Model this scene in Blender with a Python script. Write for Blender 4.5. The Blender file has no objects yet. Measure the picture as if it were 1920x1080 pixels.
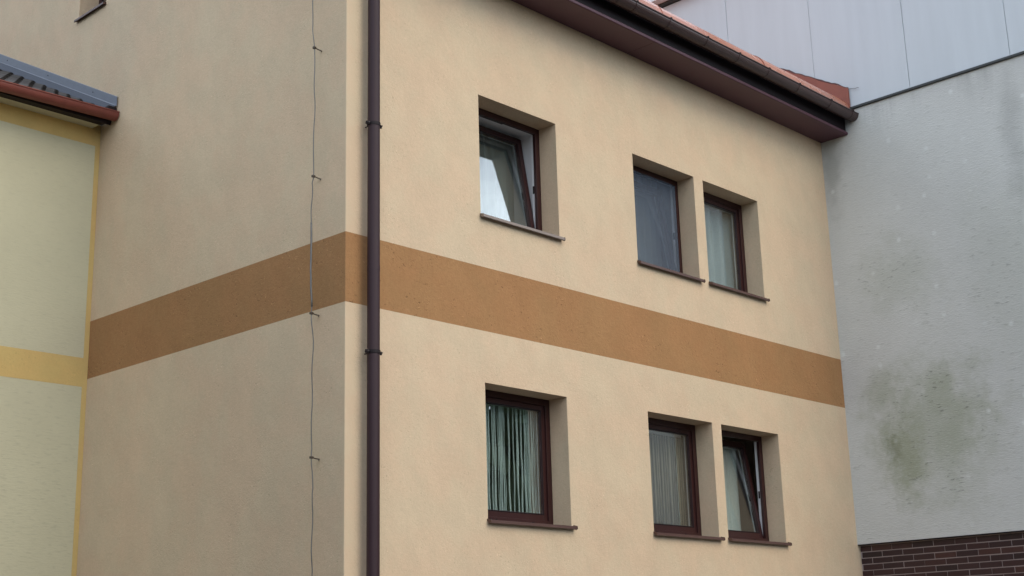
import bpy, math, random
from mathutils import Vector, Matrix, Quaternion
random.seed(7)
C = bpy.context.scene.collection
R = math.radians
W, D = 7.957, 4.118            # length of the street front, depth of the side wall up to the yellow house
GZ = -1.38                     # ground level (heights below are counted from 0.27 m under the eye)
ZT, ZB = 3.829, 3.219          # painted band

# ------------------------------------------------------------------ camera
cam = bpy.data.cameras.new('camera'); co = bpy.data.objects.new('camera', cam); C.objects.link(co)
bpy.context.scene.camera = co
yaw, pitch, roll = 0.8159023, 0.2661899, -0.0280236
fw = Vector((math.sin(yaw)*math.cos(pitch), math.cos(yaw)*math.cos(pitch), math.sin(pitch)))
r0 = Vector((math.cos(yaw), -math.sin(yaw), 0)); u0 = r0.cross(fw)
rr = math.cos(roll)*r0 + math.sin(roll)*u0; uu = -math.sin(roll)*r0 + math.cos(roll)*u0
M = Matrix((rr, uu, -fw)).transposed().to_4x4(); M.translation = (-7.11937, -8.6, 0.27179)
co.matrix_world = M
cam.sensor_width = 36; cam.lens = 48.5915; cam.clip_start = .1; cam.clip_end = 2000

# ------------------------------------------------------------------ sky and sun
w = bpy.data.worlds.new('World'); bpy.context.scene.world = w; w.use_nodes = True
wt = w.node_tree; wt.nodes.clear()
sky = wt.nodes.new('ShaderNodeTexSky'); sky.sky_type = 'NISHITA'; sky.sun_disc = False
sky.sun_elevation = R(46); sky.sun_rotation = R(172)
tc = wt.nodes.new('ShaderNodeTexCoord')
mp = wt.nodes.new('ShaderNodeMapping'); mp.inputs['Scale'].default_value = (1, 1, 2.2)
no = wt.nodes.new('ShaderNodeTexNoise'); no.inputs['Scale'].default_value = 2.6; no.inputs['Detail'].default_value = 6; no.inputs['Roughness'].default_value = .55
rp = wt.nodes.new('ShaderNodeValToRGB'); rp.color_ramp.elements[0].position = .47; rp.color_ramp.elements[1].position = .64
rp.color_ramp.elements[0].color = (0, 0, 0, 1); rp.color_ramp.elements[1].color = (1, 1, 1, 1)
mx = wt.nodes.new('ShaderNodeMixRGB'); mx.inputs[2].default_value = (26, 28.5, 31, 1)
bg = wt.nodes.new('ShaderNodeBackground'); bg.inputs['Strength'].default_value = .12
wo = wt.nodes.new('ShaderNodeOutputWorld')
L = wt.links.new
L(tc.outputs['Generated'], mp.inputs['Vector']); L(mp.outputs[0], no.inputs['Vector']); L(no.outputs['Fac'], rp.inputs[0])
L(rp.outputs[0], mx.inputs[0]); L(sky.outputs[0], mx.inputs[1]); L(mx.outputs[0], bg.inputs[0]); L(bg.outputs[0], wo.inputs[0])
sd = bpy.data.lights.new('sun', 'SUN'); so = bpy.data.objects.new('sun', sd); C.objects.link(so)
sd.energy = 1.4; sd.angle = R(38); sd.color = (1, .86, .64)
so.rotation_euler = Vector((-.14, 1, -1.02)).to_track_quat('-Z', 'Y').to_euler()
vs = bpy.context.scene.view_settings
vs.view_transform = 'Standard'; vs.look = 'None'; vs.gamma = 1; vs.use_curve_mapping = False; vs.exposure = .21

# ------------------------------------------------------------------ node helpers
class T:
    def __init__(s, name):
        s.m = bpy.data.materials.new(name); s.m.use_nodes = True; s.t = s.m.node_tree; s.t.nodes.clear()
        s.out = s.t.nodes.new('ShaderNodeOutputMaterial')
    def n(s, typ, ins={}, **kw):
        o = s.t.nodes.new('ShaderNode' + typ)
        for k, v in kw.items(): setattr(o, k, v)
        for k, v in ins.items():
            if isinstance(v, bpy.types.NodeSocket): s.t.links.new(v, o.inputs[k])
            else: o.inputs[k].default_value = v[:3] if o.inputs[k].type == 'VECTOR' else v
        return o
    def m_(s, op, a, b=0., c=0.):
        return s.n('Math', {0: a, 1: b, 2: c}, operation=op).outputs[0]
    def pos(s): return s.n('NewGeometry').outputs['Position']
    def noise(s, vec, scale, detail=3., rough=.55, sc=None):
        if sc: vec = s.n('Mapping', {'Vector': vec, 'Scale': sc}).outputs[0]
        return s.n('TexNoise', {'Vector': vec, 'Scale': scale, 'Detail': detail, 'Roughness': rough}).outputs['Fac']
    def ramp(s, f, a, b, v0=0., v1=1.):
        return s.n('MapRange', {0: f, 1: a, 2: b, 3: v0, 4: v1}, interpolation_type='SMOOTHSTEP').outputs[0]
    def mix(s, f, a, b, mode='MIX'):
        return s.n('MixRGB', {0: f, 1: a, 2: b}, blend_type=mode).outputs[0]
    def scale(s, col, f):    # colour times factor
        return s.n('VectorMath', {0: col, 'Scale': f}, operation='SCALE').outputs[0]
    def bsdf(s, col, rough=.9, bump=None, spec=.3, metal=0.):
        d = {'Base Color': col, 'Roughness': rough, 'Specular IOR Level': spec, 'Metallic': metal}
        if bump is not None: d['Normal'] = bump
        b = s.n('BsdfPrincipled', d)
        s.t.links.new(b.outputs[0], s.out.inputs[0]); return s.m
    def bump(s, h, strength, dist):
        return s.n('Bump', {'Height': h, 'Strength': strength, 'Distance': dist}).outputs[0]
def c4(c): return (c[0], c[1], c[2], 1)

def stucco(name, col, grain=.10, blotch=.10, bump=.35, gs=90., speck=.5):
    t = T(name); p = t.pos()
    big = t.noise(p, .8, 4.); mid = t.noise(p, 5., 5., .65); fine = t.noise(p, gs, 2., .6); med = t.noise(p, gs*.38, 3., .65)
    rot = t.n('Mapping', {'Vector': p, 'Rotation': (R(35), R(25), R(0))}).outputs[0]
    trowel = t.ramp(t.noise(rot, 2.4, 5., .6, sc=(1.6, 1.6, .6)), .40, .60)       # broad trowel passes
    streak = t.noise(p, 1.6, 4., .6, sc=(2.2, 2.2, .22))
    f = t.m_('ADD', 1., t.m_('MULTIPLY', t.m_('SUBTRACT', big, .5), blotch))
    f = t.m_('ADD', f, t.m_('MULTIPLY', t.m_('SUBTRACT', mid, .5), blotch*.8))
    f = t.m_('ADD', f, t.m_('MULTIPLY', t.m_('SUBTRACT', trowel, .5), blotch*.32))
    f = t.m_('ADD', f, t.m_('MULTIPLY', t.m_('SUBTRACT', streak, .5), blotch*.4))
    f = t.m_('ADD', f, t.m_('MULTIPLY', t.m_('SUBTRACT', fine, .5), grain))
    f = t.m_('ADD', f, t.m_('MULTIPLY', t.m_('SUBTRACT', med, .5), grain*1.2))
    clus = t.ramp(t.noise(p, 3.1, 4., .6), .45, .68)
    pit = t.m_('MULTIPLY', t.ramp(t.noise(p, gs*.55, 2., .5), .60, .70), clus)    # small pits and crumbs in patches
    crumb = t.m_('MULTIPLY', t.ramp(t.noise(rot, gs*.6, 2., .5), .63, .72), clus)
    f = t.m_('MULTIPLY', f, t.m_('SUBTRACT', 1., t.m_('MULTIPLY', pit, .34*speck)))
    f = t.m_('MULTIPLY', f, t.m_('ADD', 1., t.m_('MULTIPLY', crumb, .24*speck)))
    hue = t.mix(t.ramp(t.noise(p, 1.7, 5., .65), .38, .62), c4((col[0]*1.012, col[1]*.985, col[2]*.99)), c4((col[0]*.985, col[1]*1.01, col[2]*1.02)))
    colr = t.scale(hue, f)
    h = t.m_('ADD', fine, t.m_('MULTIPLY', med, 1.2))
    h = t.m_('ADD', h, t.m_('MULTIPLY', t.noise(p, 2.2, 3.), 1.8))
    h = t.m_('ADD', h, t.m_('MULTIPLY', t.m_('SUBTRACT', crumb, pit), speck*1.5))
    return t.bsdf(colr, .92, t.bump(h, bump, .006), .25)

def scratched(name, col, weather=False):
    """scratch plaster with horizontal grooves; the grey wall also has algae and old stains"""
    t = T(name); p = t.pos()
    gro = t.noise(p, 1., 3., .6, sc=(20, 20, 105)); gro2 = t.noise(p, 1., 3., .65, sc=(9, 9, 46))
    big = t.noise(p, .7, 4., .6); cloud = t.noise(p, 2.6, 5., .65)
    f = t.m_('ADD', 1., t.m_('MULTIPLY', t.m_('SUBTRACT', big, .5), .16))
    f = t.m_('ADD', f, t.m_('MULTIPLY', t.m_('SUBTRACT', cloud, .5), .12))
    f = t.m_('ADD', f, t.m_('MULTIPLY', t.m_('SUBTRACT', gro, .5), .10))
    colr = t.scale(c4(col), f)
    h = t.m_('ADD', gro, t.m_('MULTIPLY', gro2, .7))
    if not weather:
        fl = t.m_('MULTIPLY', t.ramp(gro, .62, .74), .14)
        colr = t.mix(fl, colr, (.16, .15, .10, 1))
        z = t.n('SeparateXYZ', {0: p}).outputs[2]
        low = t.m_('MULTIPLY', t.ramp(z, 4.6, 1.8, .4, 1.), t.m_('MULTIPLY', t.ramp(gro2, .50, .74), .19))
        colr = t.mix(low, colr, (.13, .13, .10, 1))
        return t.bsdf(colr, .93, t.bump(h, .35, .005), .2)
    s = t.n('SeparateXYZ', {0: p}); y, z = s.outputs[1], s.outputs[2]
    wob = t.m_('MULTIPLY', t.m_('SUBTRACT', t.noise(p, 3.2, 5., .65), .5), 1.5)
    def blob(cy, cz, ry, rz):
        dy = t.m_('DIVIDE', t.m_('SUBTRACT', y, cy), ry); dz = t.m_('DIVIDE', t.m_('SUBTRACT', z, cz), rz)
        d = t.m_('SQRT', t.m_('ADD', t.m_('MULTIPLY', dy, dy), t.m_('MULTIPLY', dz, dz)))
        return t.ramp(t.m_('ADD', d, wob), 1., .1)
    # broad weathered field, then green cores, then grey runs
    field = t.m_('MAXIMUM', blob(-1.15, 2.8, 1.15, 1.3), t.m_('MULTIPLY', blob(-.85, 4.75, .75, .7), .55))
    field = t.m_('MAXIMUM', field, t.m_('MULTIPLY', blob(-2.3, 4.6, .9, 1.6), .35))
    green = t.m_('MAXIMUM', t.m_('MULTIPLY', blob(-.74, 2.62, .42, .85), 1.), t.m_('MULTIPLY', blob(-.5, 3.38, .42, .42), .6))
    green = t.m_('MAXIMUM', green, t.m_('MULTIPLY', blob(-1.45, 3.05, .6, .75), .5))
    core = blob(-.60, 2.62, .17, .26)
    colr = t.mix(t.m_('MULTIPLY', field, .72), colr, (.40, .42, .35, 1))
    colr = t.mix(t.m_('MULTIPLY', green, .62), colr, (.27, .29, .185, 1))
    colr = t.mix(t.m_('MULTIPLY', core, .5), colr, (.13, .15, .06, 1))
    run = t.m_('MULTIPLY', blob(-2.52, 6.1, .24, 1.2), .26)
    run = t.m_('MAXIMUM', run, t.m_('MULTIPLY', blob(-2.75, 5.2, .3, .9), .25))
    run = t.m_('MAXIMUM', run, t.m_('MULTIPLY', blob(-.12, 6.3, .2, .8), .35))
    drip = t.m_('MULTIPLY', t.ramp(t.noise(p, 1., 3., .6, sc=(5, 5, .5)), .5, .72), t.ramp(z, 6.5, 7.05, 0., .28))
    colr = t.mix(t.m_('MAXIMUM', run, drip), colr, (.17, .18, .17, 1))
    fleck = t.m_('MULTIPLY', t.ramp(gro2, .58, .70), t.m_('MULTIPLY', t.ramp(cloud, .38, .6), t.m_('ADD', .24, t.m_('MULTIPLY', field, .6))))
    colr = t.mix(fleck, colr, (.13, .135, .12, 1))
    vec = t.n('CombineXYZ', {0: t.m_('MULTIPLY', y, 2.3), 1: t.m_('MULTIPLY', z, 2.1)}).outputs[0]      # pale filled anchor holes
    vo = t.n('TexVoronoi', {'Vector': vec, 'Scale': 1., 'Randomness': .95}, voronoi_dimensions='2D')
    plug = t.m_('MULTIPLY', t.ramp(t.m_('ADD', vo.outputs['Distance'], t.m_('MULTIPLY', t.noise(p, 14., 2.), .06)), .125, .05), t.ramp(t.n('SeparateXYZ', {0: vo.outputs['Color']}).outputs[0], .35, .95, 0., .55))
    colr = t.mix(plug, colr, (.74, .76, .74, 1))
    lightf = t.m_('MULTIPLY', t.ramp(gro, .58, .7), t.m_('MULTIPLY', field, .3))
    colr = t.mix(lightf, colr, (.62, .62, .58, 1))
    return t.bsdf(colr, .93, t.bump(h, .75, .006), .2)

def plain(name, col, rough=.5, var=.08, scale=8., spec=.5, metal=0., bump=0.):
    t = T(name); p = t.pos(); n = t.noise(p, scale, 4.)
    colr = t.scale(c4(col), t.m_('ADD', 1. - var/2, t.m_('MULTIPLY', n, var)))
    rg = t.m_('ADD', rough - .05, t.m_('MULTIPLY', n, .1))
    return t.bsdf(colr, rg, t.bump(t.noise(p, scale*6, 2.), bump, .004) if bump else None, spec, metal)

def per_object(name, cols, rough, spec=.4, var=.25, bump=.2, scale=30.):
    t = T(name); p = t.pos(); r = t.n('ObjectInfo').outputs['Random']
    rp = t.n('ValToRGB', {0: r}); cr = rp.color_ramp; cr.interpolation = 'LINEAR'
    for i, c in enumerate(cols):
        e = cr.elements[i] if i < 2 else cr.elements.new(1)
        e.position = i/(len(cols)-1); e.color = c4(c)
    n = t.noise(p, scale, 4., .6) if name != 'pale_cladding' else t.noise(p, 1., 5., .6, sc=(5, 5, .5))
    return t.bsdf(t.scale(rp.outputs[0], t.m_('ADD', 1 - var/2, t.m_('MULTIPLY', n, var))), rough, t.bump(n, bump, .004), spec)

def glass(name, f0, tint):
    t = T(name); g = t.n('NewGeometry')
    c = t.m_('ABSOLUTE', t.n('VectorMath', {0: g.outputs['Normal'], 1: g.outputs['Incoming']}, operation='DOT_PRODUCT').outputs['Value'])
    k = t.m_('POWER', t.m_('SUBTRACT', 1., c), 5.)
    F = t.m_('ADD', f0, t.m_('MULTIPLY', 1 - f0, k))
    wv = t.noise(t.pos(), 2.2, 2.)
    gl = t.n('BsdfGlossy', {'Color': (1, 1, 1, 1), 'Roughness': 0., 'Normal': t.bump(wv, .04, .02)})
    tr = t.n('BsdfTransparent', {'Color': c4(tint)})
    m = t.n('MixShader', {0: F, 1: tr.outputs[0], 2: gl.outputs[0]})
    t.t.links.new(m.outputs[0], t.out.inputs[0]); return t.m

def cloth(name, col, transl=.35, see=.0, stripes=None):
    t = T(name); p = t.pos()
    n = t.noise(p, 60., 2.); colr = t.scale(c4(col), t.m_('ADD', .85, t.m_('MULTIPLY', n, .3)))
    hole = see
    if stripes:
        x = t.n('SeparateXYZ', {0: p}); zig = t.m_('PINGPONG', t.m_('MULTIPLY', x.outputs[2], 38.), .5)
        sx = t.m_('ADD', t.m_('MULTIPLY', x.outputs[0], stripes), t.m_('MULTIPLY', zig, .6))
        sv = t.m_('PINGPONG', sx, .5)
        vv = t.noise(p, 1., 3., .6, sc=(30, 1, .8))
        hole = t.m_('ADD', t.m_('MULTIPLY', t.ramp(sv, .1, .4), .55), t.m_('MULTIPLY', t.ramp(vv, .35, .65), .4))
    d = t.n('BsdfDiffuse', {'Color': colr}); l = t.n('BsdfTranslucent', {'Color': colr})
    a = t.n('MixShader', {0: transl, 1: d.outputs[0], 2: l.outputs[0]})
    tr = t.n('BsdfTransparent')
    b = t.n('MixShader', {0: hole, 1: a.outputs[0], 2: tr.outputs[0]})
    t.t.links.new(b.outputs[0], t.out.inputs[0]); return t.m

PEACH = (.604, .466, .318)
MAT = dict(
    wall=stucco('peach_render', PEACH, .16, .13, .34, 80., .6),
    band=stucco('ochre_brown_render', (.345, .184, .080), .26, .16, .55, 60., 1.3),
    bead=stucco('smooth_corner_render', PEACH, .05, .06, .15, 80., .15),
    grey=scratched('grey_scratch_plaster', (.585, .59, .565), True),
    cream=scratched('cream_scratch_plaster', (.545, .515, .365)),
    ochre=stucco('ochre_paint', (.585, .42, .165), .08, .12, .2, 80., .4),
    brown=plain('brown_window_foil', (.036, .0105, .010), .36, .35, 14., .4),
    white=plain('white_pvc', (.72, .72, .74), .35),
    steel=plain('dark_steel', (.03, .02, .02), .4),
    sill=plain('brown_sill_sheet', (.085, .042, .034), .38, .3, 12.),
    sill_highlit=plain('highlit_sill_sheet', (.20, .15, .12), .35, .4, 12.),  # sheet colour lightened to carry the highlight on the lip
    pipe=plain('brown_pipe_paint', (.034, .0155, .020), .5, .3, 5., .3),
    soffit=plain('brown_soffit_paint', (.088, .032, .048), .5, .2, 3.),
    gutter=plain('brown_gutter_paint', (.055, .030, .028), .38, .35, 6.),
    dark=plain('black_brown_paint_and_shade', (.012, .007, .009), .6, .3, 8., .25),  # small dark parts, and shade put into the colour of the fascias
    orange=plain('orange_roof_sheet', (.37, .150, .092), .27, .5, 3.2, .6),
    rust=plain('red_flashing_sheet', (.28, .085, .055), .55, .6, 7.),
    mortar_bead=plain('torn_sealant', (.12, .06, .06), .9, .6, 40.),
    panel=per_object('pale_cladding', [(.555, .60, .635), (.575, .615, .645), (.565, .61, .645)], .42, .4, .16, .03, 2.5),
    gap=plain('panel_gap', (.36, .38, .40), .8),
    zinc=plain('grey_flashing_sheet', (.15, .165, .20), .5, .35, 7., .35, .15),
    apron=plain('dark_apron_sheet', (.055, .062, .085), .5, .3, 7., .35),
    coping=plain('dark_coping_sheet', (.035, .042, .042), .6, .4, 12.),
    redgut=plain('rusty_red_gutter', (.20, .050, .038), .5, .45, 9.),
    tile=per_object('charcoal_roof_tile', [(.030, .027, .027), (.050, .044, .043), (.070, .064, .062)], .75, .2, .5, .3),
    brick=per_object('dark_clinker_brick', [(.020, .009, .011), (.032, .013, .015), (.040, .016, .017), (.026, .011, .014), (.060, .022, .019)], .42, .45, .5, .3, 45.),
    mortar=plain('pinkish_mortar', (.36, .29, .275), .9, .3, 50.),
    wire=plain('grey_wire', (.16, .155, .15), .5, .3, 20., .5, .5),
    clip=plain('rusty_clip', (.09, .065, .05), .6, .4, 60., .5, .3),
    room=plain('room_paint', (.40, .37, .33), .9),
    pane=glass('window_glass', .14, (.88, .915, .91)),
    sheer=cloth('sheer_curtain', (.50, .56, .54), .3, .22),
    bluish=cloth('white_curtain', (.66, .72, .72), .3, .04),
    pale=cloth('pale_curtain', (.80, .83, .78), .25, .0),
    string=cloth('string_curtain', (.76, .84, .80), .2, .0),
    net=cloth('patterned_net', (.42, .37, .29), .3, .2, 22.),
    mesh=cloth('insect_mesh', (.15, .18, .23), .0, .66),
    ground=plain('asphalt', (.055, .055, .055), .9, .4, 3.),
    leaf=plain('leaf_green', (.055, .085, .03), .7, .8, 2.),
    bark=plain('bark', (.07, .05, .04), .9),
    moss=plain('dark_moss', (.03, .028, .02), .95, .6, 60.),
    debris=plain('filler', (.80, .80, .78), .95),
)

# ------------------------------------------------------------------ mesh helpers
class MB:
    def __init__(s): s.v, s.f, s.mi, s.mats = [], [], [], []
    def m(s, mat):
        if mat not in s.mats: s.mats.append(mat)
        return s.mats.index(mat)
    def face(s, pts, mat='wall'):
        i = len(s.v); s.v += [tuple(p) for p in pts]; s.f.append(tuple(range(i, i+len(pts)))); s.mi.append(s.m(mat))
    def box(s, a, b, mat='wall'):
        x0, y0, z0 = a; x1, y1, z1 = b
        P = [(x0,y0,z0),(x1,y0,z0),(x1,y1,z0),(x0,y1,z0),(x0,y0,z1),(x1,y0,z1),(x1,y1,z1),(x0,y1,z1)]
        i = len(s.v); s.v += P
        for q in ((0,3,2,1),(4,5,6,7),(0,1,5,4),(1,2,6,5),(2,3,7,6),(3,0,4,7)):
            s.f.append(tuple(i+k for k in q)); s.mi.append(s.m(mat))
    def strip(s, rows, mat='wall', close=False, caps=False):
        """rows: list of equally long point rings joined in order"""
        n = len(rows[0]); i = len(s.v)
        for r in rows: s.v += [tuple(p) for p in r]
        for a in range(len(rows)-1):
            for b in range(n if close else n-1):
                c = (b+1) % n
                s.f.append((i+a*n+b, i+a*n+c, i+(a+1)*n+c, i+(a+1)*n+b)); s.mi.append(s.m(mat))
        if caps:
            s.f.append(tuple(i+k for k in range(n))[::-1]); s.mi.append(s.m(mat))
            k0 = i+(len(rows)-1)*n; s.f.append(tuple(k0+k for k in range(n))); s.mi.append(s.m(mat))
    def tube(s, pts, r, mat, n=8, caps=True):
        pts = [Vector(p) for p in pts]; rows = []
        for k, p in enumerate(pts):
            d = (pts[min(k+1, len(pts)-1)] - pts[max(k-1, 0)]).normalized()
            a = Vector((1, 0, 0)) if abs(d.x) < .8 else Vector((0, 1, 0))
            e = d.cross(a).normalized(); g = d.cross(e)
            rad = r[k] if isinstance(r, (list, tuple)) else r
            rows.append([p + rad*(math.cos(2*math.pi*j/n)*e + math.sin(2*math.pi*j/n)*g) for j in range(n)])
        s.strip(rows, mat, True, caps)
    def prism(s, prof, axis, a, b, mat, closed=True):
        """prof in the two other axes, swept along axis from a to b"""
        def mk(u, v, t): return {'x': (t, u, v), 'y': (u, t, v), 'z': (u, v, t)}[axis]
        s.strip([[mk(u, v, a) for u, v in prof], [mk(u, v, b) for u, v in prof]], mat, closed, closed)
    def build(s, name, parent=None, smooth=False, bevel=0., **tags):
        me = bpy.data.meshes.new(name); me.from_pydata(s.v, [], s.f)
        for m in s.mats: me.materials.append(MAT[m])
        me.polygons.foreach_set('material_index', s.mi)
        if smooth: me.polygons.foreach_set('use_smooth', [True]*len(s.f))
        me.update()
        return link(name, me, parent, bevel, **tags)
def link(name, me, parent=None, bevel=0., **tags):
    o = bpy.data.objects.new(name, me); C.objects.link(o)
    if parent: setpar(o, parent)
    if bevel:
        b = o.modifiers.new('bevel', 'BEVEL'); b.width = bevel; b.segments = 2; b.limit_method = 'ANGLE'; b.angle_limit = R(40)
    for k, v in tags.items(): o[k] = v
    return o
def setpar(o, parent):
    o.parent = parent
    o.matrix_parent_inverse = Matrix.Translation(-parent.location)   # every local location stays a place in the world
def thing(name, loc, label, cat, **tags):
    o = bpy.data.objects.new(name, None); C.objects.link(o); o.location = loc; o.empty_display_size = .3
    o['label'] = label; o['category'] = cat
    for k, v in tags.items(): o[k] = v
    return o

# ------------------------------------------------------------------ ground
g = MB(); g.face([(-700,-700,GZ),(700,-700,GZ),(700,700,GZ),(-700,700,GZ)], 'ground')
g.build('ground', kind='structure')

# ------------------------------------------------------------------ the peach building
apt = thing('apartment_building', (4, 3, GZ), 'peach rendered house corner with a brown band, brown windows and downpipe', 'building')
WIN = dict(UL=(1.624, 2.729, 4.335, 5.543), UM=(3.966, 5.064, 4.332, 5.543), UR=(5.239, 6.340, 4.332, 5.543),
           LL=(1.631, 2.744, 1.511, 2.739), LM=(3.995, 5.112, 1.513, 2.739), LR=(5.279, 6.398, 1.511, 2.739))
RV = .225                       # reveal depth to the window frame
SIDE = (4.157, 4.742, 7.475, 8.45)   # the small window high in the side wall: y0 y1 z0 z1
def wall_front(mb, z0, z1, mat):
    xs = sorted({.10, W} | {v for q in WIN.values() for v in q[:2]})
    zs = sorted({z0, z1} | {v for q in WIN.values() for v in q[2:] if z0 < v < z1})
    for i in range(len(xs)-1):
        for j in range(len(zs)-1):
            cx, cz = (xs[i]+xs[i+1])/2, (zs[j]+zs[j+1])/2
            if any(a < cx < b and c < cz < d for a, b, c, d in WIN.values()): continue
            mb.face([(xs[i],0,zs[j]),(xs[i+1],0,zs[j]),(xs[i+1],0,zs[j+1]),(xs[i],0,zs[j+1])], mat)
    for a, b, c, d in WIN.values():
        if not (z0 < c < z1): continue
        e = RV+.10
        mb.face([(a,0,c),(a,e,c),(a,e,d),(a,0,d)], mat); mb.face([(b,0,d),(b,e,d),(b,e,c),(b,0,c)], mat)
        mb.face([(a,0,d),(a,e,d),(b,e,d),(b,0,d)], mat); mb.face([(a,0,c),(b,0,c),(b,e,c),(a,e,c)], mat)
EAVE_Z = 6.704
SL = math.tan(R(31.3))
def roof_z(y): return 7.19 + SL*(y + .36)
RIDGE_Y = 6.2
def wall_side(mb, z0, z1, mat, top=False):
    y1 = 11.5
    if not top:
        mb.face([(0,.025,z0),(0,y1,z0),(0,y1,z1),(0,.025,z1)][::-1], mat); return
    a, b, c, d = SIDE
    rz = lambda y: roof_z(y if y < RIDGE_Y else 2*RIDGE_Y - y) - .12
    mb.face([(0,.025,z0),(0,a,z0),(0,a,rz(a)),(0,.025,rz(.025))][::-1], mat)
    mb.face([(0,b,z0),(0,y1,z0),(0,y1,rz(y1)),(0,RIDGE_Y,rz(RIDGE_Y)),(0,b,rz(b))][::-1], mat)
    mb.face([(0,a,z0),(0,b,z0),(0,b,c),(0,a,c)][::-1], mat)
    mb.face([(0,a,d),(0,b,d),(0,b,rz(b)),(0,a,rz(a))][::-1], mat)
    e = .3
    mb.face([(0,a,c),(e,a,c),(e,a,d),(0,a,d)], mat); mb.face([(0,b,d),(e,b,d),(e,b,c),(0,b,c)], mat)
    mb.face([(0,a,d),(e,a,d),(e,b,d),(0,b,d)], mat); mb.face([(0,a,c),(0,b,c),(e,b,c),(e,a,c)], mat)
def corner(mb, z0, z1, mat):
    arc = [(0, .025)] + [(.007-.007*math.cos(k*math.pi/12), .007-.007*math.sin(k*math.pi/12)) for k in range(7)] + [(.10, 0)]
    mb.strip([[(x, y, z0) for x, y in arc], [(x, y, z1) for x, y in arc]], mat)
for name, z0, z1, mat, top in (('lower_wall', GZ, ZB, 'wall', False), ('painted_band', ZB, ZT, 'band', False), ('upper_wall', ZT, 7.12, 'wall', True)):
    b = MB(); wall_front(b, z0, z1, mat); wall_side(b, z0, z1, mat, top)
    if z0 == GZ: b.face([(W,0,GZ),(W+.0595,0,GZ),(W+.0595,0,1.5435),(W,0,1.5435)], mat)
    wo_ = b.build(name, apt)
    b = MB(); corner(b, z0, z1, mat if mat == 'band' else 'bead'); b.build('corner_bead', wo_)

# rooms behind the windows (inside faces only seen through the glass)
for x0, x1, z0, z1 in ((.9,3.4,3.95,6.2), (3.5,7.4,3.95,6.2), (.9,3.4,.75,3.15), (3.5,7.4,.75,3.15)):
    b = MB(); y0, y1 = RV+.10, 3.2
    b.face([(x0,y1,z0),(x1,y1,z0),(x1,y1,z1),(x0,y1,z1)], 'room'); b.face([(x0,y0,z0),(x0,y1,z0),(x0,y1,z1),(x0,y0,z1)], 'room')
    b.face([(x1,y0,z0),(x1,y1,z0),(x1,y1,z1),(x1,y0,z1)], 'room'); b.face([(x0,y0,z0),(x1,y0,z0),(x1,y1,z0),(x0,y1,z0)], 'room')
    b.face([(x0,y0,z1),(x1,y0,z1),(x1,y1,z1),(x0,y1,z1)], 'room'); b.build('room', apt)

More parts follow.
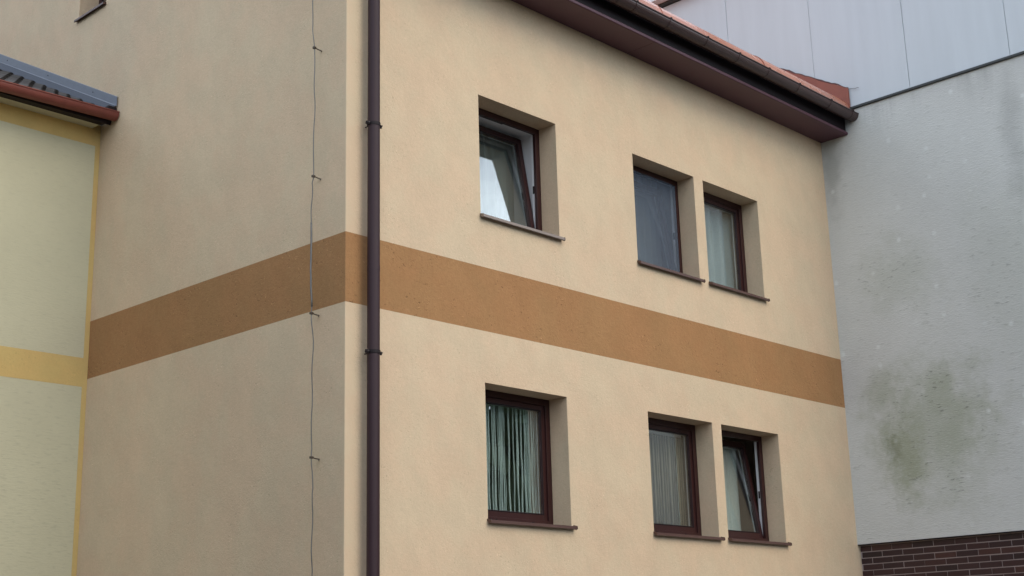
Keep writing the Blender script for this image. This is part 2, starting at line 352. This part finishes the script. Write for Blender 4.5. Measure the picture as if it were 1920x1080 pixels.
def ring(mb, x0, x1, z0, z1, wd, y0, y1, mat, bottom=None):
    bw = wd if bottom is None else bottom
    mb.box((x0, y0, z0), (x0+wd, y1, z1), mat); mb.box((x1-wd, y0, z0), (x1, y1, z1), mat)
    mb.box((x0+wd, y0, z1-wd), (x1-wd, y1, z1), mat); mb.box((x0+wd, y0, z0), (x1-wd, y1, z0+bw), mat)
def window(key, tilt=0., screen=False, sillmat='sill'):
    x0, x1, z0, z1 = WIN[key]
    fb = .05                                                 # the sill upstand hides the lowest strip of the frame
    b = MB(); ring(b, x0, x1, z0+.012, z1, .062, RV, RV+.035, 'brown', fb)
    b.tube([((x0+x1)/2-.22, RV-.001, z0+.04), ((x0+x1)/2-.22, RV-.004, z0+.04)], .009, 'dark')
    b.box((x1-.30, RV-.004, z0+.033), (x1-.265, RV, z0+.043), 'dark')        # drain caps
    b.box((x0+.25, RV-.004, z0+.033), (x0+.285, RV, z0+.043), 'dark')
    wn = b.build('window', apt, bevel=.003)
    b = MB(); ring(b, x0, x1, z0+.012, z1, .050, RV+.035, RV+.075, 'white', fb-.01)
    if tilt:                                                  # scissor stay and strike plates show in the gap
        b.box((x1-.056, RV+.045, z0+.52), (x1-.05, RV+.062, z0+.60), 'dark')
        b.box((x0+.3, RV+.04, z1-.056), (x0+.62, RV+.06, z1-.05), 'steel')
    wn['label'] = dict(UL='brown window with its sash tilted inward and sky in the glass', UM='brown window behind a dark insect screen', UR='closed brown window with pale folds behind', LL='closed brown window with a string curtain', LM='closed brown window with a patterned net blind', LR='brown window with its sash tilted inward and a pale curtain')[key]
    b.build('inner_frame', wn)
    if key == 'UL':                                           # white inner reveal seen through the open gap
        b = MB(); e0, e1 = RV+.1005, RV+.36
        b.box((x1-.02, e0, z0), (x1+.06, e1, z1+.04), 'white'); b.box((x0, e0, z1-.01), (x1-.0205, e1, z1+.04), 'white'); b.build('inner_reveal', wn)
    # sash, hinged at the bottom
    s0, s1, t0, t1 = x0+.045, x1-.045, z0+fb+.005, z1-.045
    fy = RV+.018
    pv = Vector((0, fy+.05, t0))
    Rm = Matrix.Translation(pv) @ Matrix.Rotation(-tilt, 4, 'X') @ Matrix.Translation(-pv)
    b = MB(); sw = .075
    o = 0. if tilt else .0005
    if tilt: fy += .02
    ring(b, s0, s1, t0, t1, sw, fy, fy+.045, 'brown')
    ring(b, s0+.062, s1-.062, t0+.062, t1-.062, .012, fy-.004, fy+.008, 'dark')   # glazing gasket
    ring(b, s0+.002, s1-.002, t0+.002, t1-.002, sw-.004, fy+.045, fy+.062, 'white')
    for q in range(len(b.v)): b.v[q] = tuple(Rm @ Vector(b.v[q])) if tilt else b.v[q]
    b.build('sash', wn, bevel=.004)
    b = MB(); b.box((s0+sw-.006, fy+.012, t0+sw-.006), (s1-sw+.006, fy+.016, t1-sw+.006), 'pane')
    for q in range(len(b.v)): b.v[q] = tuple(Rm @ Vector(b.v[q])) if tilt else b.v[q]
    b.build('pane', wn)
    # sheet sill with drip lip and turned up ends
    b = MB(); xa, xb = x0-.008, x1+.024
    prof = [(RV, z0+.022), (-.045, z0-.004), (-.047, z0-.030), (-.038, z0-.036), (-.040, z0-.012), (RV, z0+.014)]
    b.prism(prof, 'x', x0+.001, x1-.001, sillmat)
    fr = [(-.0005, z0+.0005), (-.045, z0-.0045), (-.047, z0-.030), (-.038, z0-.036), (-.040, z0-.012), (-.0005, z0-.008)]
    b.prism(fr, 'x', xa, x0+.001, sillmat); b.prism(fr, 'x', x1-.001, xb, sillmat)
    b.prism([(-.001, z0+.010), (-.05, z0-.002), (-.054, z0-.030), (-.034, z0-.038), (-.001, z0-.012)], 'x', xb, xb+.006, sillmat)
    b.prism([(-.001, z0+.008), (-.05, z0-.002), (-.052, z0-.030), (-.034, z0-.036), (-.001, z0-.012)], 'x', xa-.005, xa, sillmat)
    b.build('sill', wn)
    if screen:
        b = MB(); b.box((x0+.004, RV-.016, z0+.03), (x1-.066, RV-.0145, z1-.07), 'mesh'); b.build('insect_screen', wn)
        b = MB(); ring(b, x0+.002, x1-.062, z0+.026, z1-.055, .016, RV-.022, RV-.002, 'brown'); b.build('screen_frame', wn)
    return wn
window('UL', R(9.2), sillmat='sill_highlit'); window('UM', R(9.), True); window('UR')
window('LL'); window('LM'); window('LR', R(8.5))

# small window in the side wall
a, b_, c, d = SIDE
b = MB()
for q in ((.235, .27),):
    b.box((q[0], a, c+.02), (q[1], a+.06, d), 'brown'); b.box((q[0], b_-.06, c+.02), (q[1], b_, d), 'brown')
    b.box((q[0], a+.06, d-.06), (q[1], b_-.06, d), 'brown'); b.box((q[0], a+.06, c+.02), (q[1], b_-.06, c+.08), 'brown')
sw = b.build('window', apt, bevel=.003)
b = MB(); b.box((.25, a+.055, c+.075), (.254, b_-.055, d-.055), 'pane'); b.build('pane', sw)
b = MB(); b.prism([(.234, c+.02), (-.04, c-.002), (-.042, c-.026), (-.034, c-.026), (-.036, c-.012), (.234, c+.012)], 'y', a+.001, b_-.001, 'sill')
b.prism([(-.0005, c), (-.041, c-.002), (-.043, c-.026), (-.034, c-.028), (-.001, c-.010)], 'y', b_-.001, b_+.03, 'sill')
b.prism([(-.0005, c), (-.041, c-.002), (-.043, c-.026), (-.034, c-.028), (-.001, c-.010)], 'y', a-.012, a+.001, 'sill')
b.build('sill', sw)
b = MB(); b.box((.3, a-.5, c-.6), (2.6, b_+.5, d+.3), 'room')
b.f = [f for k, f in enumerate(b.f) if k != 5]; b.mi = b.mi[:len(b.f)]; b.build('room', apt)

# eaves: soffit boards, fascia, gutter, roof
XL = -.12
for xa, xb in ((XL, 3.952), (3.955, W-.001)):
    b = MB(); b.prism([(-.0005, EAVE_Z), (-.385, EAVE_Z), (-.40, EAVE_Z+.006), (-.404, EAVE_Z+.03), (-.385, EAVE_Z+.05), (-.0005, EAVE_Z+.05)], 'x', xa, xb, 'soffit')
    b.build('soffit_board', apt, bevel=.004)
b = MB(); b.box((XL, -.375, EAVE_Z+.051), (W-.001, -.35, 7.08), 'dark'); b.build('fascia_board', apt)  # board coloured near black to stand for the shade under the gutter
GY, GZc, GR = -.497, 6.935, .078
b = MB(); prof = []
for k in range(13):
    t = math.pi*k/12; prof.append((GY+GR*math.cos(t), GZc-GR*math.sin(t)))
inner = [(GY+(GR-.004)*(y-GY)/GR, GZc+(z-GZc)*(GR-.004)/GR) for y, z in prof][::-1]
b.prism(prof+inner, 'x', XL-.02, W-.004, 'gutter')
b.tube([(XL-.02, GY-GR-.002, GZc+.004), (W-.004, GY-GR-.002, GZc+.004)], .009, 'gutter', 8)
gut = b.build('gutter', apt, smooth=False)
b = MB(); b.prism(prof, 'x', W-.010, W-.0045, 'dark'); b.build('end_cap', gut)
for k, x in enumerate((-.0, .62, 1.25, 1.88, 2.53, 3.18, 3.449, 4.026, 4.702, 5.32, 5.923, 6.578, 7.301, 7.82)):
    b = MB(); pr = []
    for q in range(13):
        t = math.pi*q/12; pr.append((GY+(GR+.005)*math.cos(t), GZc-(GR+.005)*math.sin(t)))
    inn = [(GY+(GR+.0008)*(y-GY)/(GR+.005), GZc+(z-GZc)*(GR+.0008)/(GR+.005)) for y, z in pr][::-1]
    b.prism(pr+inn, 'x', x-.009, x+.009, 'gutter')
    b.box((x-.012, GY-GR-.014, GZc), (x+.012, GY-GR+.002, GZc+.018), 'dark')
    b.box((x-.012, GY+GR, GZc-.004), (x+.012, -.376, GZc+.004), 'dark')
    b.build('gutter_bracket', gut)
b = MB()                                                       # leaf litter and moss along the gutter lip
for k in range(46):
    x = random.uniform(1.5, 3.75) if k < 38 else random.uniform(3.8, 7.8); s = random.uniform(.008, .022)
    y = GY+random.uniform(-.05, .04); z = GZc+random.uniform(.0, .02)
    ring_ = [[(x+s*1.4*math.cos(q*1.05)*f, y+s*math.sin(q*1.05)*f, z+h*s) for q in range(6)] for f, h in ((1,-.8),(1.1,0),(.5,.8))]
    b.strip(ring_, 'moss', True, True)
b.build('gutter_moss', gut, kind='stuff')

# roof: main slope with ridge, orange edge sheets
b = MB(); yb = 2*RIDGE_Y+.4
b.prism([(-.34, roof_z(-.34)-.02), (RIDGE_Y, roof_z(RIDGE_Y)-.02), (yb, roof_z(-.36)-.06), (yb, roof_z(-.36)-.2), (RIDGE_Y, roof_z(RIDGE_Y)-.14), (-.34, roof_z(-.34)-.14)], 'x', XL-.05, W-.003, 'orange')
roof = b.build('roof', apt)
seams = [-.17, 2.0, 4.03, 6.0, W-.004]
for k in range(len(seams)-1):
    b = MB(); q = [(-.475, 6.965), (-.470, 7.03), (-.447, 7.095), (-.41, 7.148), (-.36, 7.192), (-.30, 7.228), (-.2, 7.289)]
    dz = .004*(k % 2)
    pr = [(y-dz, z+dz) for y, z in q] + [(y+.006, z-.008) for y, z in q[::-1]]
    b.prism(pr, 'x', seams[k]+.003, seams[k+1]-.003, 'orange')
    if k: b.prism([(y-.007, z+.005) for y, z in q]+[(y, z-.004) for y, z in q[::-1]], 'x', seams[k]-.009, seams[k]+.0025, 'rust')
    b.build('edge_sheet', roof)
# upstand flashing against the grey building with a torn top edge
b = MB(); n = 40; y0, y1 = -.475, 1.4; top = []
for k in range(n+1):
    y = y0+(y1-y0)*k/n; z = 7.314+.609*(y+.475)+random.uniform(-.008, .008); top.append((y, z))
bot = [(y, 7.03 if y < -.46 else max(7.04, roof_z(y)-.05)) for y, _ in top]
x0, x1 = W-.022, W-.0035
b.strip([[(x0, *p) for p in bot], [(x0, *p) for p in top], [(x1, *p) for p in top], [(x1, *p) for p in bot]], 'rust')
b.face([(x0, *bot[0]), (x0, *top[0]), (x1, *top[0]), (x1, *bot[0])], 'rust')
up = b.build('upstand_flashing', roof)
b = MB(); b.tube([(W-.013, y, z+.004+random.uniform(-.004,.01)) for y, z in top], [random.uniform(.006, .014) for _ in top], 'mortar_bead', 6); b.build('sealant_bead', roof)
b = MB(); b.tube([(W-.012, -.47, 7.315), (W-.010, -.52, 7.305), (W-.012, -.57, 7.29), (W-.010, -.60, 7.293), (W-.013, -.62, 7.285)], .0035, 'wire', 5); b.build('loose_wire', roof)

# downpipe
PX, PY, PR = .222, -.10, .0535
b = MB()
def pz(z): return PX + (z-3.35)*.0030
lo, hi = GZ+.05, 6.52
b.tube([(pz(lo), PY, lo), (pz(3.50), PY, 3.50)], PR, 'pipe', 24, False)
b.tube([(pz(3.46), PY, 3.50), (pz(3.56), PY, 3.545)], [PR+.0015, PR+.0015], 'pipe', 24, False)
b.tube([(pz(3.545), PY, 3.545), (pz(hi), PY, hi), (pz(hi), PY-.03, hi+.09), (pz(hi), GY+.06, 6.78), (pz(hi), GY, 6.83), (pz(hi), GY, 6.88)], PR, 'pipe', 24, False)
dp = b.build('downpipe', apt, smooth=True)
for z in (4.82, 2.80, .8):
    b = MB(); x = pz(z); rr_ = PR+.004; n = 24
    rows = [[(x+(PR+e)*math.cos(2*math.pi*j/n), PY+(PR+e)*math.sin(2*math.pi*j/n), z+h) for j in range(n)] for e, h in ((.0005,-.014),(.005,-.014),(.005,.014),(.0005,.014))]
    b.strip(rows, 'dark', True)
    for sx in (-1, 1):
        b.box((x+sx*(PR+.018)-.014, PY-.010, z-.014), (x+sx*(PR+.018)+.014, PY+.008, z+.014), 'dark')
        b.tube([(x+sx*(PR+.020), PY-.028, z), (x+sx*(PR+.020), PY+.02, z)], .0065, 'steel', 6)
    b.tube([(x-.01, PY+PR, z), (x-.01, -.0005, z)], .006, 'steel', 6)
    b.build('pipe_bracket', dp)

# ------------------------------------------------------------------ lightning conductor on the side wall
lc = thing('lightning_conductor', (-.08, .30, GZ), 'thin grey wire held by clips down the shaded side wall', 'wire')
pts = [(6.95,.375),(6.4,.376),(6.076,.374),(5.842,.377),(5.60,.345),(5.3,.338),(5.034,.333),(4.7,.340),(4.39,.340),(4.30,.352),(4.058,.361),(3.724,.362),(3.4,.352),(3.17,.345),(2.923,.319),(2.65,.327),(2.382,.324),(2.1,.328),(1.95,.323),(1.7,.304),(1.506,.302),(1.2,.306),(.999,.300),(.6,.31),(0,.30),(GZ,.30)]
pp = []
for (z0, y0), (z1, y1) in zip(pts, pts[1:]):
    for k in range(4):
        t = k/4; s = t*t*(3-2*t); pp.append((-.08+.004*math.sin(z0*9+k), y0+(y1-y0)*s+random.uniform(-.0015, .0015), z0+(z1-z0)*t))
pp.append((-.08, pts[-1][1], pts[-1][0]))
b = MB(); b.tube(pp, .0048, 'wire', 6); b.build('wire', lc, smooth=True)
seg = [q for q in pp if 3.17 < q[2] < 4.0]
b = MB(); b.tube(seg, .0085, 'wire', 8); b.build('wire_sleeve', lc, smooth=True)
for z, y in ((5.60,.345),(4.39,.340),(3.17,.345),(1.95,.323),(.73,.305)):
    b = MB()
    b.box((-.094, y-.011, z-.009), (-.066, y+.011, z+.009), 'clip')
    b.tube([(-.066, y, z), (-.035, y-.002, z-.006), (-.0005, y-.004, z-.008)], .0055, 'clip', 6)
    b.tube([(-.018, y-.006, z-.006), (-.016, y-.020, z-.026)], .004, 'clip', 5)
    b.tube([(-.08, y-.018, z+.002), (-.08, y+.018, z+.002)], .004, 'clip', 5)
    b.build('clip', lc)

# ------------------------------------------------------------------ curtains and blinds inside
def curtain(name, x0, x1, z0, z1, y, folds, amp, mat, label, cat, scallop=0., seed=1):
    rnd = random.Random(seed); nx, nz = int(folds*10), 14; ph = [rnd.uniform(0, 6.28) for _ in range(4)]
    rows = []
    for j in range(nz+1):
        v = j/nz; row = []
        for i in range(nx+1):
            u = i/nx; x = x0+(x1-x0)*u
            s = math.sin(u*folds*6.283+ph[0]+.6*math.sin(u*folds*2.1+ph[1])) + .35*math.sin(u*folds*14+ph[2]+v)
            a = amp*(1.1-.35*v)
            top = z1 - scallop*abs(math.sin(u*folds*1.57+.4))
            row.append((x+.01*math.sin(v*3+u*9), y+a*s, z0+(top-z0)*v))
        rows.append(row)
    b = MB(); b.strip(rows, mat)
    o = b.build(name, None, smooth=True); o['label'] = label; o['category'] = cat; o['group'] = 'curtains and blinds behind the windows'
    s = o.modifiers.new('thick', 'SOLIDIFY'); s.thickness = .002
    return o
curtain('curtain', 2.1, 3.38, 4.0, 5.75, .62, 9, .03, 'sheer', 'grey green sheer curtain behind the upper tilted window reflecting the sky', 'curtain', .0, 3)
curtain('curtain', 4.4, 5.10, 4.0, 5.7, .53, 6, .03, 'bluish', 'pale curtain behind the upper window with the insect screen', 'curtain', 0, 5)
curtain('curtain', 5.3, 6.62, 4.05, 5.50, .40, 6, .045, 'bluish', 'pale blue grey pleated curtain in the closed upper right window', 'curtain', .07, 8)
curtain('curtain', 5.5, 6.31, 1.2, 2.68, .53, 11, .012, 'pale', 'pale curtain on the left half of the lower tilted window', 'curtain', 0, 12)
# string curtain, lower left window
rnd = random.Random(4); b = MB()
def strand(x, r, wob, y):
    ph = rnd.uniform(0, 6); lean = rnd.uniform(-.012, .012); pts_ = []
    for k in range(19):
        v = k/18
        pts_.append((x+lean*v+wob*(math.sin(v*9+ph)+.5*math.sin(v*23+ph*2)), y+.004*math.sin(v*12+ph), 2.70-1.20*v))
    b.tube(pts_, r, 'string', 5, False)
x = 1.64
while x < 2.84:
    u = (x-2.0)/.76
    if u < .27: x += rnd.uniform(.007, .021); rr2 = rnd.uniform(.003, .0066)
    elif u < .62:
        x += rnd.choice([.016, .03, .055, .07]); rr2 = rnd.uniform(.006, .010)
    else: x += rnd.uniform(.006, .013); rr2 = rnd.uniform(.0026, .005)
    strand(x, rr2, rnd.uniform(.0008, .0035), .335+rnd.uniform(-.012, .012))
b.tube([(1.64, .36, 2.705), (2.86, .36, 2.705)], .012, 'white', 8)
o = b.build('string_curtain', None, smooth=True); o['label'] = 'pale green string curtain with a dark gap in the lower left window'; o['category'] = 'curtain'; o['group'] = 'curtains and blinds behind the windows'
# net blind, lower middle window
nb = thing('window_blind', (4.55, .335, 1.5), 'beige patterned net blind hanging from a white rail', 'blind', group='curtains and blinds behind the windows')
rows = [[(4.03+1.14*i/60, .335+.006*math.sin(i*.9), z) for i in range(61)] for z in (1.53, 2.0, 2.665)]
b = MB(); b.strip(rows, 'net'); fb_ = b.build('fabric', nb, smooth=True); fb_.modifiers.new('thick', 'SOLIDIFY').thickness = .0015
b = MB(); b.box((4.02, .318, 2.60), (4.97, .336, 2.635), 'white'); b.build('head_rail', nb, bevel=.003)
b = MB(); b.tube([(4.865+.006*math.sin(k*1.3), .322, 2.60-1.02*k/24) for k in range(25)], .0042, 'bluish', 5); b.build('cord', nb)

# ------------------------------------------------------------------ yellow house on the left
yh = thing('yellow_house', (-3, D+3, GZ), 'cream house with ochre trim, red gutter and charcoal tiles at the left', 'house')
BZ0, BZ1, TZ, SZ, ST = 3.131, 3.432, 5.756, 5.945, .055
b = MB()
b.box((-7, D, GZ), (-ST, D+7, BZ0), 'cream'); b.box((-7, D, BZ1), (-ST, D+7, TZ), 'cream'); yw = b.build('wall', yh)
b = MB(); b.box((-7, D-.001, BZ0), (-ST, D+7, BZ1), 'ochre'); b.build('painted_band', yw)
b = MB(); b.box((-7, D-.001, TZ), (-ST, D+7, SZ+.06), 'ochre'); b.build('painted_band', yw)
b = MB(); b.box((-ST, D-.0015, GZ), (-.0008, D+7, SZ+.06), 'ochre'); b.build('corner_strip', yw)
b = MB(); b.prism([(D-.0012, SZ), (D-.165, SZ), (D-.165, SZ+.12), (D-.0012, SZ+.12)], 'x', -7.1, -.10, 'cream'); b.build('soffit', yh, bevel=.004)
b = MB(); b.box((-7.1, D-.262, SZ-.012), (-.085, D-.167, SZ+.13), 'dark'); b.build('fascia_board', yh)  # dark box takes in the bracket board and the gutter's shadow together
TS = .515
def ty(y): return 6.068 + TS*(y-(D-.262))
b = MB(); b.prism([(D-.26, ty(D-.26)-.03), (D+5, ty(D+5)-.03), (D+5, ty(D+5)-.15), (D-.20, ty(D-.26)-.12)], 'x', -7.1, -.004, 'dark')
yr = b.build('roof', yh)
# one interlocking tile, copied over the visible field
tw, tl = .145*2, .345
rows = []
for v, lift in ((0, -.022), (0, .0), (1, -.026)):
    row = []
    for i in range(17):
        u = i/16; ph = (u*2) % 1 if i < 16 else 0
        hgt = .030*max(0, math.sin(math.pi*min(1, ((u*2) % 1)/.62)))**.8 if ((u*2) % 1) < .62 and i < 16 else 0
        row.append((u*tw, v*tl, hgt*(1 if lift > -.02 or v else .55)+lift+.022))
    rows.append(row)
b = MB(); b.strip(rows, 'tile'); tm = bpy.data.meshes.new('roof_tile'); tm.from_pydata(b.v, [], b.f); tm.materials.append(MAT['tile'])
ang = math.atan(TS)
for ci in range(9):
    for ri in range(9):
        t = link('roof_tile', tm, None)
        yy = D-.275 + ri*.315*math.cos(ang)
        t.location = (-.145*2*(ci+1)-.015+random.uniform(-.002, .002), yy, ty(yy)-.028+random.uniform(0, .003)); t.rotation_euler = (ang+R(.9)+random.uniform(-.004,.004), 0, 0)
        setpar(t, yr)
b = MB(); b.prism([(D-.27, ty(D-.27)-.02), (D+5, ty(D+5)-.02), (D+5, ty(D+5)-.01), (D-.27, ty(D-.27)-.01)], 'x', -7.1, -2.63, 'tile'); b.build('roof_field', yr)
# red gutter
gy, gr = D-.315, .072
def rg(x): return 6.038+.024*x
b = MB(); rows = []
for x in (-7.1, -.012):
    pr = [(x, gy+gr*math.cos(math.pi*k/12), rg(x)-gr*1.08*math.sin(math.pi*k/12)) for k in range(13)]
    inn = [(x, gy+(gr-.004)*math.cos(math.pi*k/12), rg(x)-(gr-.004)*1.08*math.sin(math.pi*k/12)) for k in range(12, -1, -1)]
    rows.append(pr+inn)
b.strip(rows, 'redgut', True, True); b.tube([(-7.1, gy-gr-.001, rg(-7.1)+.003), (-.012, gy-gr-.001, rg(0)+.003)], .008, 'redgut', 8)
yg = b.build('gutter', yh)
b = MB(); x = -.016; b.face([(x, gy+gr*math.cos(math.pi*k/12), rg(x)-gr*1.08*math.sin(math.pi*k/12)) for k in range(13)], 'redgut'); b.build('end_cap', yg)
for x in (-.62, -1.32, -2.4):
    b = MB(); rows = [[(xx, gy+(gr+.003)*math.cos(math.pi*k/12), rg(x)-(gr+.003)*1.08*math.sin(math.pi*k/12)) for k in range(13)] for xx in (x-.010, x+.010)]
    b.strip(rows, 'redgut'); b.build('gutter_joint', yg)
# lead coloured flashing along the peach wall
def fz(y): return 6.13+TS*(y-3.797)
b = MB(); ya, yb2 = 3.785, 9.
b.strip([[(-.0035, y, fz(y)+.105), (-.012, y, fz(y)+.112), (-.016, y, fz(y)+.105), (-.016, y, fz(y)+.012), (-.02, y, fz(y)+.004), (-.028, y, fz(y)+.002)] for y in (ya, yb2)], 'zinc')
b.build('wall_flashing', yr)
b = MB(); b.strip([[(-.0285, y, fz(y)+.0015), (-.031, y, fz(y)-.006), (-.052, y, fz(y)-.085), (-.048, y, fz(y)-.086)] for y in (ya+.02, yb2)], 'apron'); b.build('flashing_apron', yr)
b = MB()
for k, y in enumerate((4.3, 5.35, 6.4)):
    b.tube([(-.0165, y, fz(y)+.06), (-.02, y, fz(y)+.06)], .008, 'dark', 6)
b.box((-.0175, 5.02, fz(5.02)+.05), (-.0162, 5.03, fz(5.03)+.09), 'zinc')
b.build('flashing_nail', yr)
b = MB(); b.box((-.112, 3.79, 6.055), (-.006, 3.87, 6.118), 'dark'); b.build('flashing_end', yr, bevel=.012)

# ------------------------------------------------------------------ grey building on the right
gb = thing('grey_building', (W+3, -1, GZ), 'tall grey plastered building with pale metal cladding above and a brick base', 'building')
YE, YB = -3.12, 2.44
KZ = 7.043
b = MB(); b.box((W, YE, 1.555), (W+6, YB, KZ-.02), 'grey'); lw = b.build('plaster_wall', gb)
b = MB(); b.box((W+.0600, YE+.02, GZ), (W+6, YB, 1.5545), 'mortar'); pl = b.build('brick_base', gb)
b = MB(); b.box((W+.002, YE, 1.544), (W+.0595, -.0005, 1.5548), 'dark'); b.build('base_profile', lw)
bm = MB(); bm.box((0, -.1295, -.0310), (.013, .1295, .0310), 'brick'); bme = bpy.data.meshes.new('brick'); bme.from_pydata(bm.v, [], bm.f); bme.materials.append(MAT['brick'])
n = 0
for rI in range(18):
    z = 1.5735-.0725*rI-.0363-.0365+.001
    if z > 1.5: z = z
    off = -.149 if rI % 2 == 0 else -.284
    for k in range(-1, 16):
        yc = off-.2668*k+.0; yc -= .1334
        if yc > -.13 + .02 or yc < YE+.15: continue
        if n >= 298: break
        o = link('brick', bme, None); o.location = (W+.0555+random.uniform(-.0015, .0015), yc+random.uniform(-.002, .002), z+random.uniform(-.001, .001)); setpar(o, pl); n += 1
# half bricks at the re-entrant corner
for rI in range(18):
    z = 1.5735-.0725*rI-.0363-.0365+.001
    off = -.149 if rI % 2 == 0 else -.284
    y1 = off+.0045 if rI % 2 == 0 else off+.0045
    ytop = -.003
    if rI % 2 == 0:
        b = MB(); b.box((W+.0555, y1, z-.031), (W+.0675, ytop, z+.031), 'brick'); b.build('brick', pl)
    else:
        pass
b = MB(); b.box((W-.03, YE-.03, KZ-.0195), (W+.6, -.43, KZ+.012), 'coping'); b.box((W+.0, -.4295, KZ-.0195), (W+.6, YB, KZ+.012), 'coping')
b.build('coping', gb, bevel=.004)
b = MB(); b.box((W+.035, YE, KZ+.0125), (W+6, YB, 9.53), 'gap'); uw = b.build('upper_wall', gb)
edges = [2.44, 1.31, .012, -1.303, -2.60, YE]
for k in range(len(edges)-1):
    hi_, lo_ = edges[k], edges[k+1]
    b = MB(); b.box((W+.0115+.002*(k % 2), lo_+.0028, KZ+.016), (W+.034, hi_-.0028, 9.52), 'panel'); b.build('cladding_panel', uw, bevel=.003)
b = MB(); b.box((W-.06, YE-.05, 9.531), (W+6, YB+.05, 9.56), 'coping'); b.build('roof_edge', gb)
b = MB(); b.box((W-.2, YE-.2, 9.5605), (W+6, YB+.2, 9.62), 'white'); b.build('roof_slab', gb)

# ------------------------------------------------------------------ unseen trees added behind the camera for dark glass reflections and shade
rnd = random.Random(11); b = MB()
for k in range(34):
    az = R(95+115*k/33)+rnd.uniform(-.02, .02); dist = rnd.uniform(34, 44)
    cx, cy = 3+dist*math.sin(az), dist*math.cos(az); H = rnd.uniform(6.5, 10)
    b.tube([(cx, cy, GZ), (cx, cy, GZ+H*.5)], [.3, .15], 'bark', 6)
    for q in range(170):
        a1, a2, rad = rnd.uniform(0, 6.28), rnd.uniform(-1, 1), rnd.uniform(.5, 1)
        px = cx+2.8*rad*math.cos(a1)*math.sqrt(1-a2*a2); py = cy+2.8*rad*math.sin(a1)*math.sqrt(1-a2*a2); pz_ = GZ+H*.58+H*.42*rad*a2
        s = rnd.uniform(.35, .8); e1 = Vector((rnd.gauss(0,1), rnd.gauss(0,1), rnd.gauss(0,1))).normalized(); e2 = e1.orthogonal().normalized()
        p = Vector((px, py, pz_)); b.face([p-s*e1, p+s*e2*.6, p+s*e1, p-s*e2*.6], 'leaf')
for k in range(9):                                               # nearer trees, added to darken the reflection in the lower left glass
    az = R(102+62*k/8)+rnd.uniform(-.02, .02); dist = rnd.uniform(19, 23)
    cx, cy = 4+dist*math.sin(az), dist*math.cos(az); H = rnd.uniform(10.5, 12.)
    b.tube([(cx, cy, GZ), (cx, cy, GZ+H*.5)], [.3, .15], 'bark', 6)
    for q in range(620):
        a1, a2, rad = rnd.uniform(0, 6.28), rnd.uniform(-1, 1), rnd.uniform(.3, 1)
        p = Vector((cx+2.4*rad*math.cos(a1)*math.sqrt(1-a2*a2), cy+2.4*rad*math.sin(a1)*math.sqrt(1-a2*a2), GZ+H*.52+H*.48*rad*a2))
        s = rnd.uniform(.35, .7); e1 = Vector((rnd.gauss(0,1), rnd.gauss(0,1), rnd.gauss(0,1))).normalized(); e2 = e1.orthogonal().normalized()
        b.face([p-s*e1, p+s*e2*.6, p+s*e1, p-s*e2*.6], 'leaf')
for k in range(13):                                              # west trees out of view, added to darken the lower side wall
    az = R(222+78*k/12)+rnd.uniform(-.03, .03); dist = rnd.uniform(17, 22)
    cx, cy = -1+dist*math.sin(az), 1+dist*math.cos(az); H = rnd.uniform(7.5, 10.5)
    b.tube([(cx, cy, GZ), (cx, cy, GZ+H*.5)], [.3, .15], 'bark', 6)
    for q in range(260):
        a1, a2, rad = rnd.uniform(0, 6.28), rnd.uniform(-1, 1), rnd.uniform(.4, 1)
        p = Vector((cx+2.6*rad*math.cos(a1)*math.sqrt(1-a2*a2), cy+2.6*rad*math.sin(a1)*math.sqrt(1-a2*a2), GZ+H*.55+H*.45*rad*a2))
        s = rnd.uniform(.35, .8); e1 = Vector((rnd.gauss(0,1), rnd.gauss(0,1), rnd.gauss(0,1))).normalized(); e2 = e1.orthogonal().normalized()
        b.face([p-s*e1, p+s*e2*.6, p+s*e1, p-s*e2*.6], 'leaf')
b.build('added_trees', None, kind='stuff', label='unseen green trees added to darken reflections and the lower side wall', category='trees')
